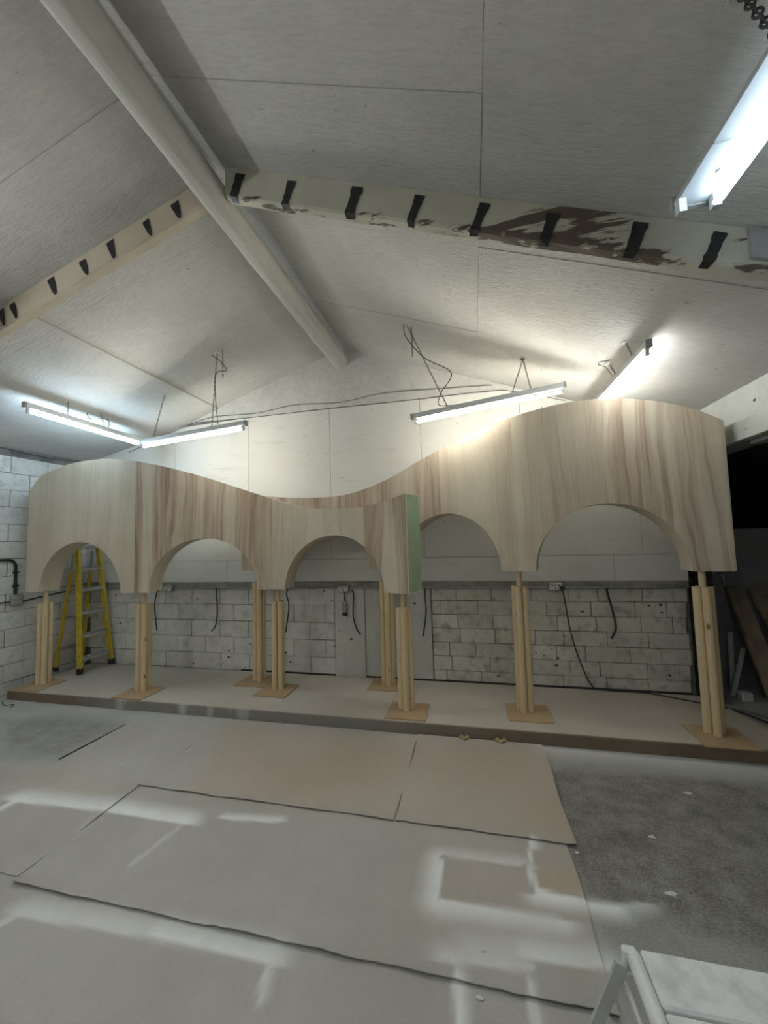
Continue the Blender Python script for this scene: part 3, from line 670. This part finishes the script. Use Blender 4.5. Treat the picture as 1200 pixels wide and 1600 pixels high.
# ------------------------------------------------------------------ fluorescent battens
def chain_links(p, q, pitch, W, r):
    p, q = Vector(p), Vector(q); n = max(2, int((q-p).length/pitch)); d = (q-p)/n; a = d.orthogonal().normalized(); c = d.cross(a).normalized()
    return [(p+d*(i+.5), d, a if i % 2 else c, (q-p).length/n*1.28, W, r) for i in range(n)]
def batten(name, A, B, tubes, tmat, label, hooks, wd=.044, ht=.055, body='white_enamel', chain_pitch=.024, big=False, cables=(), drops=()):
    A, B = Vector(A), Vector(B); mid = (A+B)/2; root = empty(name, mid, label, 'light fitting', 'fluorescent light fittings hung on chains')
    d = (B-A).normalized(); side = d.cross(Vector((0, 0, 1))).normalized(); up = side.cross(d)
    hs = MB(); vs = []
    for c in (A, B):
        for sx, uz in ((-.5, .0), (.5, .0), (.5, .45), (.32, 1), (-.32, 1), (-.5, .45)): vs.append(c+side*(sx*wd)+up*(uz*ht))
    hs.add(vs, [(0, 5, 4, 3, 2, 1), (6, 7, 8, 9, 10, 11)]+[(i, (i+1) % 6, (i+1) % 6+6, i+6) for i in range(6)])
    ho = hs.build('housing', body, root)
    for c, s in ((A, -1), (B, 1)):
        MB().bar(c+up*(ht*.45)-d*s*.002, c+up*(ht*.45)+d*s*.018, wd*1.06, ht*1.05).build('end_cap', 'grey_enamel', root)
    for off in ([-.5, .5] if big else [0]):
        so = side*(off*wd*.86)
        for c, s in ((A, 1), (B, -1)):
            MB().bar(c+so+d*s*.03-up*.050, c+so+d*s*.03+up*.004, .024, .028, d).build('lampholder', 'white_enamel', root)
    for off in tubes:
        so = side*(off*wd*.86); MB().tube([A+so+d*.035-up*.036, B+so-d*.035-up*.036], .013, 12).build('tube', tmat, root, True)
    if big:
        for k in range(1, 6):
            p = A.lerp(B, k/6); MB().bar(p-side*wd*.5-up*.001, p+side*wd*.5-up*.001, .006, .004).build('seam', 'grey_enamel', ho)
        for t in (.09, .3): p = A.lerp(B, t)-side*wd*.12; MB().tube([p-up*.003, p+up*.002], .011, 10).build('knockout', 'grey_plastic', ho)
        MB().bar(A-side*wd*.5+up*.006, B-side*wd*.5+up*.006, .008, .02).build('return_flange', 'grey_enamel', ho)
    for (hx, hy), t in hooks:
        h = Vector((hx, hy, zceil(hx)-.002)); e = A.lerp(B, t)+up*ht; links = chain_links(h-Vector((0, 0, .01)), e, chain_pitch, chain_pitch*.6, chain_pitch*.105)
        if big:
            co = MB().ring(*links[0]).build('chain', 'chain_dark', root, True)
            for l in links[1:]: MB().ring(*l, n=12, m=6).build('chain_link', 'chain_dark', co, True)
        else:
            b = MB()
            for l in links: b.ring(*l)
            b.build('chain', 'chain_mid', root, True)
        MB().tube([h+Vector((0, 0, .004)), h-Vector((0, 0, .006))], .03, 12).build('ceiling_rose', 'pale_plastic', root, True)
    for hx, hy, ln in drops:
        b = MB()
        for l in chain_links((hx, hy, zceil(hx)-.006), (hx+.004, hy, zceil(hx)-ln), chain_pitch, chain_pitch*.6, chain_pitch*.105): b.ring(*l)
        b.build('loose_chain', 'chain_mid', root, True)
    for pts in cables: MB().tube(curve_pts(pts), .0042, 6).build('flex', 'cable_dark', root, True)
    return root
def zc_(x, y): return Vector((x, y, zceil(x)-.004))
batten('fluorescent_batten', (-4.35, 2.93, 3.225), (-4.35, 4.33, 3.20), [0], 'tube_cool', 'cool white single-tube batten hung parallel to the left block wall, above the ladder', [((-4.32, 3.33), .30), ((-4.33, 3.72), .62)],
       cables=[[zc_(-4.42, 3.62), (-4.40, 3.66, 3.33), (-4.33, 3.80, 3.36), (-4.33, 3.84, 3.30), (-4.35, 3.83, 3.255)]])
batten('fluorescent_batten', (-3.88, 3.88, 3.03), (-2.385, 3.74, 3.083), [0], 'tube_warm', 'warm white single-tube batten over the lower arcade, meeting the bluish one', [((-3.61, 3.94), .12), ((-2.73, 3.73), .70)],
       cables=[[zc_(-2.80, 3.72), (-2.70, 3.74, 3.85), (-2.60, 3.72, 3.72), (-2.74, 3.72, 3.70), (-2.74, 3.72, 3.4), (-2.74, 3.76, 3.14)]], drops=[(-2.66, 3.73, .34)])
batten('fluorescent_batten', (-.56, 3.95, 3.035), (.915, 3.93, 3.195), [0], 'tube_warm', 'warm white tilted single-tube batten above the dip between the two arcades', [((-.56, 3.78), .25), ((.56, 3.98), .68), ((.56, 3.97), .80)],
       cables=[[zc_(-.60, 3.78), (-.58, 3.8, 3.85), (-.40, 3.78, 3.6), (-.14, 3.75, 3.40), (-.25, 3.85, 3.25), (-.28, 3.92, 3.15), (-.12, 3.95, 3.14)]], drops=[(-.52, 3.78, .32)])
batten('fluorescent_batten', (1.315, 3.13, 3.15), (1.315, 4.50, 3.15), [0], 'tube_neutral', 'neutral single-tube batten partly hidden behind the crest of the taller arcade', [((1.25, 3.34), .2), ((1.25, 3.72), .47)], body='grey_enamel',
       cables=[[zc_(1.24, 3.66), (1.14, 3.62, 3.28), (1.12, 3.58, 3.24), (1.2, 3.66, 3.24), (1.27, 3.72, 3.17)]])
batten('fluorescent_batten', (.845, 1.58, 3.0), (.845, .10, 3.0), [-.5], 'tube_dim', 'cool white twin batten with one tube missing, hung on a heavy chain', [((.87, 1.30), .30), ((.87, .35), .85)], wd=.125, ht=.045, body='dull_enamel', chain_pitch=.036, big=True)
# the rows of battens go on beside and behind the photographer: the log's shadow on the right slope and the lit arcade faces show them
for nm, A_, B_, tm, lb_ in (('left', (-3.6, .15, 3.2), (-3.6, 1.65, 3.2), 'tube_old', 'neutral single-tube batten under the left slope, short of the rafter'),
                            ('rear_left', (-3.6, -1.1, 3.2), (-3.6, -2.6, 3.2), 'tube_old', 'neutral single-tube batten of the left row, behind the photographer'),
                            ('rear_right', (.845, -1.1, 3.0), (.845, -2.6, 3.0), 'tube_old', 'neutral single-tube batten in line with the twin batten, behind the photographer')):
    bo = batten('fluorescent_batten_%s_offscreen' % nm, A_, B_, [0], tm, lb_, [((A_[0]*.8+B_[0]*.2, A_[1]*.8+B_[1]*.2), .2), ((A_[0]*.2+B_[0]*.8, A_[1]*.2+B_[1]*.8), .8)])
    for ch in bo.children:
        if ch.name.startswith('tube'): ch.name = 'tube_%s_offscreen' % nm

# cables slung along the gable
def cable(name, pts, r, label, mat='cable_dark', group=None, cat='cable'):
    return tag(MB().tube(curve_pts(pts), r, 6).build(name, mat, None, True), label, cat, group)
cable('cable', [(-4.95, 4.718, 3.19), (-4.4, 4.718, 3.36), (-3.95, 4.718, 3.50), (-3.5, 4.718, 3.585), (-2.86, 4.718, 3.57), (-2.28, 4.718, 3.625), (-1.64, 4.718, 3.595), (-1.03, 4.718, 3.65), (-.4, 4.718, 3.63), (.3, 4.718, 3.60)], .005, 'pale grey cable sagging across the gable boards above the lining joint', 'cable_grey')
cable('cable', [(-3.9, 4.733, 3.535), (-2.9, 4.733, 3.525), (-1.78, 4.733, 3.535), (-.7, 4.733, 3.53), (.23, 4.733, 3.54), (.55, 4.733, 3.5), (1.1, 4.733, 3.33)], .0035, 'thin dark cable running along the top joint of the wall lining')

# ------------------------------------------------------------------ sockets and hanging leads
def socket(x, z, label, plug=False, w=.14):
    root = empty('socket_outlet', (x, YB-.05, z), label, 'socket', 'metal sockets on the wall batten')
    MB().bevbox((x-w/2, YB-.10, z-.043), (x+w/2, YB-.044, z+.043), .006).build('box', 'galvanised', root)
    for s in (-.25, .25):
        p = MB().bevbox((x+s*w-.024, YB-.106, z-.03), (x+s*w+.024, YB-.099, z+.025), .002).build('outlet', 'pale_plastic', root)
        MB().bevbox((x+s*w-.007, YB-.112, z+.008), (x+s*w+.007, YB-.105, z+.024), .002).build('switch', 'black_plastic', p)
    if plug: MB().bevbox((x+w*.28, YB-.15, z-.035), (x+w*.28+.05, YB-.105, z+.015), .008).build('plug', 'black_plastic', root)
socket(-4.2, 1.185, 'galvanised double socket on the batten beside the end of the ladder-side arch')
socket(-1.61, 1.185, 'galvanised double socket on the batten above the rendered pier')
socket(.87, 1.21, 'galvanised double socket with a black plug and long trailing lead', True)
HY = YB-.062
G = 'cut cables hanging from the batten'
cable('cable', [(-4.28, YB-.07, 1.17), (-4.40, HY, 1.14), (-4.44, HY, .95), (-4.42, HY, .75), (-4.40, HY, .60)], .009, 'black cut cable drooping beside the ladder-side socket', 'cable_dark', G)
cable('cable', [(-3.44, YB-.07, 1.19), (-3.44, HY, 1.1), (-3.43, HY, .85), (-3.46, HY, .68), (-3.52, HY, .61)], .009, 'black cut cable hanging straight over the block wall between two arcade posts', 'cable_dark', G)
cable('cable', [(-2.38, YB-.07, 1.19), (-2.40, HY, 1.1), (-2.37, HY, .95), (-2.42, HY, .62)], .009, 'black cut cable hanging behind the middle post of the lower arcade', 'cable_dark', G)
cable('cable', [(-1.50, YB-.08, 1.17), (-1.49, HY, 1.1), (-1.50, HY, .85), (-1.46, HY, .70), (-1.41, HY, .62)], .009, 'black cut cable hanging over the rendered patch next to the round plug', 'cable_dark', G)
cable('cable', [(-.59, YB-.07, 1.19), (-.59, HY, 1.1), (-.585, HY, .9), (-.63, HY, .62)], .009, 'black cut cable hanging just past the green arcade end', 'cable_dark', G)
cable('cable', [(1.40, YB-.07, 1.19), (1.40, HY, 1.15), (1.45, HY, .9), (1.46, HY, .76), (1.41, HY, .65)], .010, 'black cut cable hanging over the worn blocks under the widest arch', 'cable_dark', G)
cable('cable', [(.93, YB-.15, 1.20), (.95, YB-.11, 1.12), (1.0, YB-.07, .75), (1.07, YB-.06, .45), (1.18, YB-.06, .16), (1.30, YB-.07, PZ+.012), (1.7, YB-.08, PZ+.008), (2.05, 4.52, PZ+.008), (2.28, 4.40, PZ+.008)], .007, 'long thin black lead trailing from the plugged socket across the platform')
pl = empty('trailing_plug', (-1.61, YB-.06, 1.0), 'pale blue and black round plug hanging on a short lead below the middle socket', 'plug')
MB().tube([(-1.61, YB-.07, 1.15), (-1.612, YB-.062, 1.09), (-1.61, YB-.058, 1.03)], .008, 8).build('lead', 'cable_dark', pl, True)
MB().tube([(-1.61, YB-.058, 1.035), (-1.61, YB-.058, 1.0), (-1.61, YB-.058, .93), (-1.61, YB-.058, .88)], [.016, .032, .034, .028], 12).build('body', 'grey_plastic', pl, True)
MB().tube([(-1.61, YB-.058, .89), (-1.61, YB-.058, .845)], .031, 12).build('collar', 'black_plastic', pl, True)
# left wall conduit and junction box
cw = empty('conduit_run', (XL+.038, 3.80, 1.18), 'black conduit bending down the left block wall into a grey junction box', 'conduit')
MB().tube([(XL+.038, 3.2, 1.67), (XL+.038, 3.70, 1.665), (XL+.038, 3.765, 1.645), (XL+.038, 3.795, 1.59), (XL+.038, 3.80, 1.22)], .017, 8).build('bent_conduit', 'black_plastic', cw, True)
for y, z in ((3.80, 1.50), (3.80, 1.33), (3.55, 1.668)): MB().bevbox((XL+.020, y-.03, z-.012), (XL+.05, y+.03, z+.012), .003).build('saddle', 'black_plastic', cw)
MB().bevbox((XL+.020, 3.745, 1.085), (XL+.075, 3.87, 1.225), .012).build('junction_box', 'grey_plastic', cw)
MB().tube([(XL+.038, 3.2, 1.135), (XL+.038, 3.75, 1.14)], .009, 8).build('tail', 'cable_dark', cw, True)
MB().tube([(XL+.038, 3.86, 1.12), (XL+.036, 4.2, 1.16), (XL+.036, 4.72, 1.19)], .010, 8).build('conduit', 'cable_dark', cw, True)

# ------------------------------------------------------------------ floor sheets
def ed(seed, amp=.012):
    return lambda X: amp*mnoise.noise(Vector((X*4, seed, 0)))+amp*.6*mnoise.noise(Vector((X*17, seed, 3)))
def cu(seed, amp, reach=.10):
    return lambda X, dy, u: amp*max(0, 1-dy/reach)**2*(.35+.65*abs(mnoise.noise(Vector((X*2.2, seed, 0)))*1.6))
GS = 'hardboard sheets laid over the concrete floor'
def sheet(x0, x1, y0, y1, z, seed, label, amp=.014): tag(grid_slab('floor_sheet', 'hardboard', x0, x1, y0, y1, z, .004, .022, None, cu(seed, amp), ed(seed)), label, 'floor sheet', GS)
sheet(-4.6, .43, .62, 1.80, .001, 1, 'greyish hardboard floor sheet next to the white bench legs', .0)
sheet(-2.50, .455, 1.70, 2.62, .0055, 2, 'wide hardboard floor sheet with white sprayed rectangle outlines and curled dark edge', .022)
sheet(-3.48, -2.53, 2.50, 3.46, .002, 6, 'grey hardboard floor sheet bounded by a dark open joint', .004)
sheet(-4.6, -2.51, 1.74, 2.58, .0052, 7, 'sprayed hardboard floor sheet with a white bracket-shaped outline', .002)
sheet(-2.52, -.562, 2.525, 3.60, .011, 3, 'tan hardboard floor sheet with torn corner along the platform', .010)
sheet(-.558, .50, 2.525, 3.625, .0112, 4, 'tan hardboard floor sheet ending against the bare rough concrete', .012)
tag(MB().bar((-3.515, 2.72, .004), (-3.49, 3.34, .004), .012, .007).build('joint_shade_strip', 'black_plastic'), 'thin black strip standing in for the shade in the floor joint beside the grey sheet', 'strip')  # dark bar laid in as the shade of an open joint
# scraps of board at the platform foot
for i, (px, py, s, lb_) in enumerate(((725, 1152, .05, 'small curled tan scrap by the platform fascia, near the sheet joint'), (782, 1160, .06, 'larger curled tan board scrap against the platform fascia'))):
    p = hit(px, py, 2, .02); b = MB()
    for k in range(7): a = k/6*2*s-s; b.v += [(p.x+a, 3.60+.02*math.cos(k), .016+.014*math.sin(k*1.1)**2), (p.x+a*.8, 3.635, .018+.02*math.sin(k*.9)**2), (p.x+a, 3.60+.02*math.cos(k), .019+.014*math.sin(k*1.1)**2), (p.x+a*.8, 3.635, .021+.02*math.sin(k*.9)**2)]
    for k in range(6):
        a = 4*k; c = a+4; b.f += [(a, a+1, c+1, c), (a+2, c+2, c+3, a+3), (a, c, c+2, a+2), (a+1, a+3, c+3, c+1)]
    b.f += [(0, 2, 3, 1), (24, 25, 27, 26)]
    tag(b.build('board_scrap', 'mdf_tan'), lb_, 'scrap', 'curled scraps at the platform foot')

# ------------------------------------------------------------------ white bench in the corner of the view
BZ = .55; bn = empty('work_bench', (.75, 1.1, 0), 'white paint-worn folding work bench with tubular edge rail standing on the concrete', 'bench')
MB().bevbox((.435, 1.235, BZ-.03), (1.45, 1.385, BZ), .006).build('top_board', 'bench', bn)
MB().bevbox((.435, .86, BZ-.03), (1.45, 1.226, BZ), .006).build('top_board', 'bench', bn)
MB().tube([(.415, .86, BZ-.018), (.415, 1.375, BZ-.018)], .021, 12).build('edge_rail', 'bench', bn, True)
MB().tube([(1.47, .86, BZ-.018), (1.47, 1.375, BZ-.018)], .021, 12).build('edge_rail', 'bench', bn, True)
MB().bevbox((.385, 1.365, BZ-.06), (.425, 1.39, BZ+.002), .006).build('corner_bracket', 'bench', bn)
for x, s in ((.40, 1), (1.48, -1)):
    MB().bar((x-.022*s, 1.36, BZ-.03), (x-.20*s, 1.43, 0), .012, .034, (1, 0, 0)).build('leg', 'pale_metal', bn)
    MB().bar((x-.022*s, .90, BZ-.03), (x-.20*s, .84, 0), .012, .034, (1, 0, 0)).build('leg', 'pale_metal', bn)
    MB().bar((x-.018*s, 1.345, BZ-.075), (x-.018*s, .93, BZ-.075), .010, .022).build('side_rail', 'pale_metal', bn)
    MB().bar((x-.07*s, 1.36, .28), (x-.07*s, .90, .28), .012, .024).build('stretcher', 'aluminium', bn)

# ------------------------------------------------------------------ things stored in the side bay
gp = MB(); gp.bevbox((2.47, 5.32, 0), (4.3, 5.36, 1.80), .004); tag(gp.build('grey_panel', 'bay_grey'), 'large grey panel standing in the dark side bay', 'panel')
def plank(p, q, w, t, mat, label): tag(MB().bar(p, q, w, t, (0, -1, .3)).build('plank', mat), label, 'plank', 'timber lengths leaning in the side bay')
plank((2.86, 4.62, .02), (2.90, 5.30, 1.13), .16, .045, 'old_timber', 'broad weathered plank leaning on the grey panel')
plank((3.22, 4.70, .02), (3.10, 5.29, 1.12), .13, .045, 'old_timber', 'brown plank with pale sawn end leaning on the grey panel')
plank((2.74, 5.17, .0), (2.83, 5.30, .62), .045, .02, 'pale_plastic', 'narrow white stick leaning low against the grey panel')
plank((2.66, 5.03, .0), (2.90, 5.22, .46), .04, .03, 'pale_plastic', 'white batten leaning across the low stick')
plank((2.98, 5.02, .0), (3.06, 5.30, .42), .09, .03, 'dark_timber', 'short dark board leaning behind the broad plank')
plank((3.3, 4.5, .0), (3.34, 5.29, .9), .12, .03, 'pale_plastic', 'pale board leaning beside the brown plank')
hk = empty('wall_hook', (2.80, 5.29, 1.27), 'small metal hook clamp fixed on the grey panel', 'hook')
MB().bevbox((2.755, 5.285, 1.25), (2.845, 5.322, 1.285), .005).build('plate', 'galvanised', hk); MB().tube([(2.80, 5.285, 1.27), (2.80, 5.27, 1.2), (2.80, 5.275, 1.14)], .012, 8).build('peg', 'galvanised', hk, True)
cable('cable', [(2.25, 4.75, .02), (2.50, 4.50, .02), (2.62, 4.2, .015), (2.75, 3.95, .015), (2.95, 3.8, .015)], .011, 'coiled dark cables lying on the floor past the platform corner')
cable('cable', [(2.30, 4.80, .02), (2.58, 4.56, .02), (2.75, 4.3, .015), (2.95, 4.05, .015)], .010, 'second dark cable beside the coiled one on the bay floor', 'cable_grey')
MBc = MB(); MBc.bevbox((2.66, 4.86, .0), (2.76, 4.96, .09), .01); tag(MBc.build('connector_block', 'pale_plastic'), 'small pale connector block at the foot of the leaning timber', 'connector')
tag(MB().bevbox((-5.70, 3.42, 0), (-5.575, 3.56, .095), .004).build('timber_block', 'yellow_timber'), 'yellowish timber block on the floor against the left block wall', 'block')
cable('cable', [(-5.5, 3.58, .012), (-5.35, 3.50, .008), (-5.25, 3.53, .008), (-5.2, 3.46, .008)], .0045, 'short dark cable end curling on the floor by the timber block')

# flakes of paint and plaster on the floor
for i, (px, py, r) in enumerate(((191, 1197, .022), (1075, 1240, .03), (1018, 1308, .022), (1048, 1397, .03), (750, 1563, .016), (902, 1333, .014), (757, 1490, .012))):
    x, y = flo(px, py); z0 = .0165 if 1 < i < 0 else (.006 if x < .45 else .0005)
    if x < .45 and 1.72 < y < 2.5: z0 = .0105
    rs = random.Random(i+50); n = 7; b = MB()
    for z in (z0, z0+.004):
        for k in range(n): a = 2*math.pi*k/n; q = r*.75*rs.uniform(.5, 1); b.v.append((x+math.cos(a)*q*1.5, y+math.sin(a)*q*.8, z))
    b.f = [tuple(range(n-1, -1, -1)), tuple(range(n, 2*n))]+[(k, (k+1) % n, (k+1) % n+n, k+n) for k in range(n)]
    tag(b.build('paint_flake', 'pale_plastic'), 'small white paint flake lying on the rough bare concrete' if x > .45 else 'small white paint flake lying on a hardboard floor sheet', 'flake', 'white paint flakes on the floor')
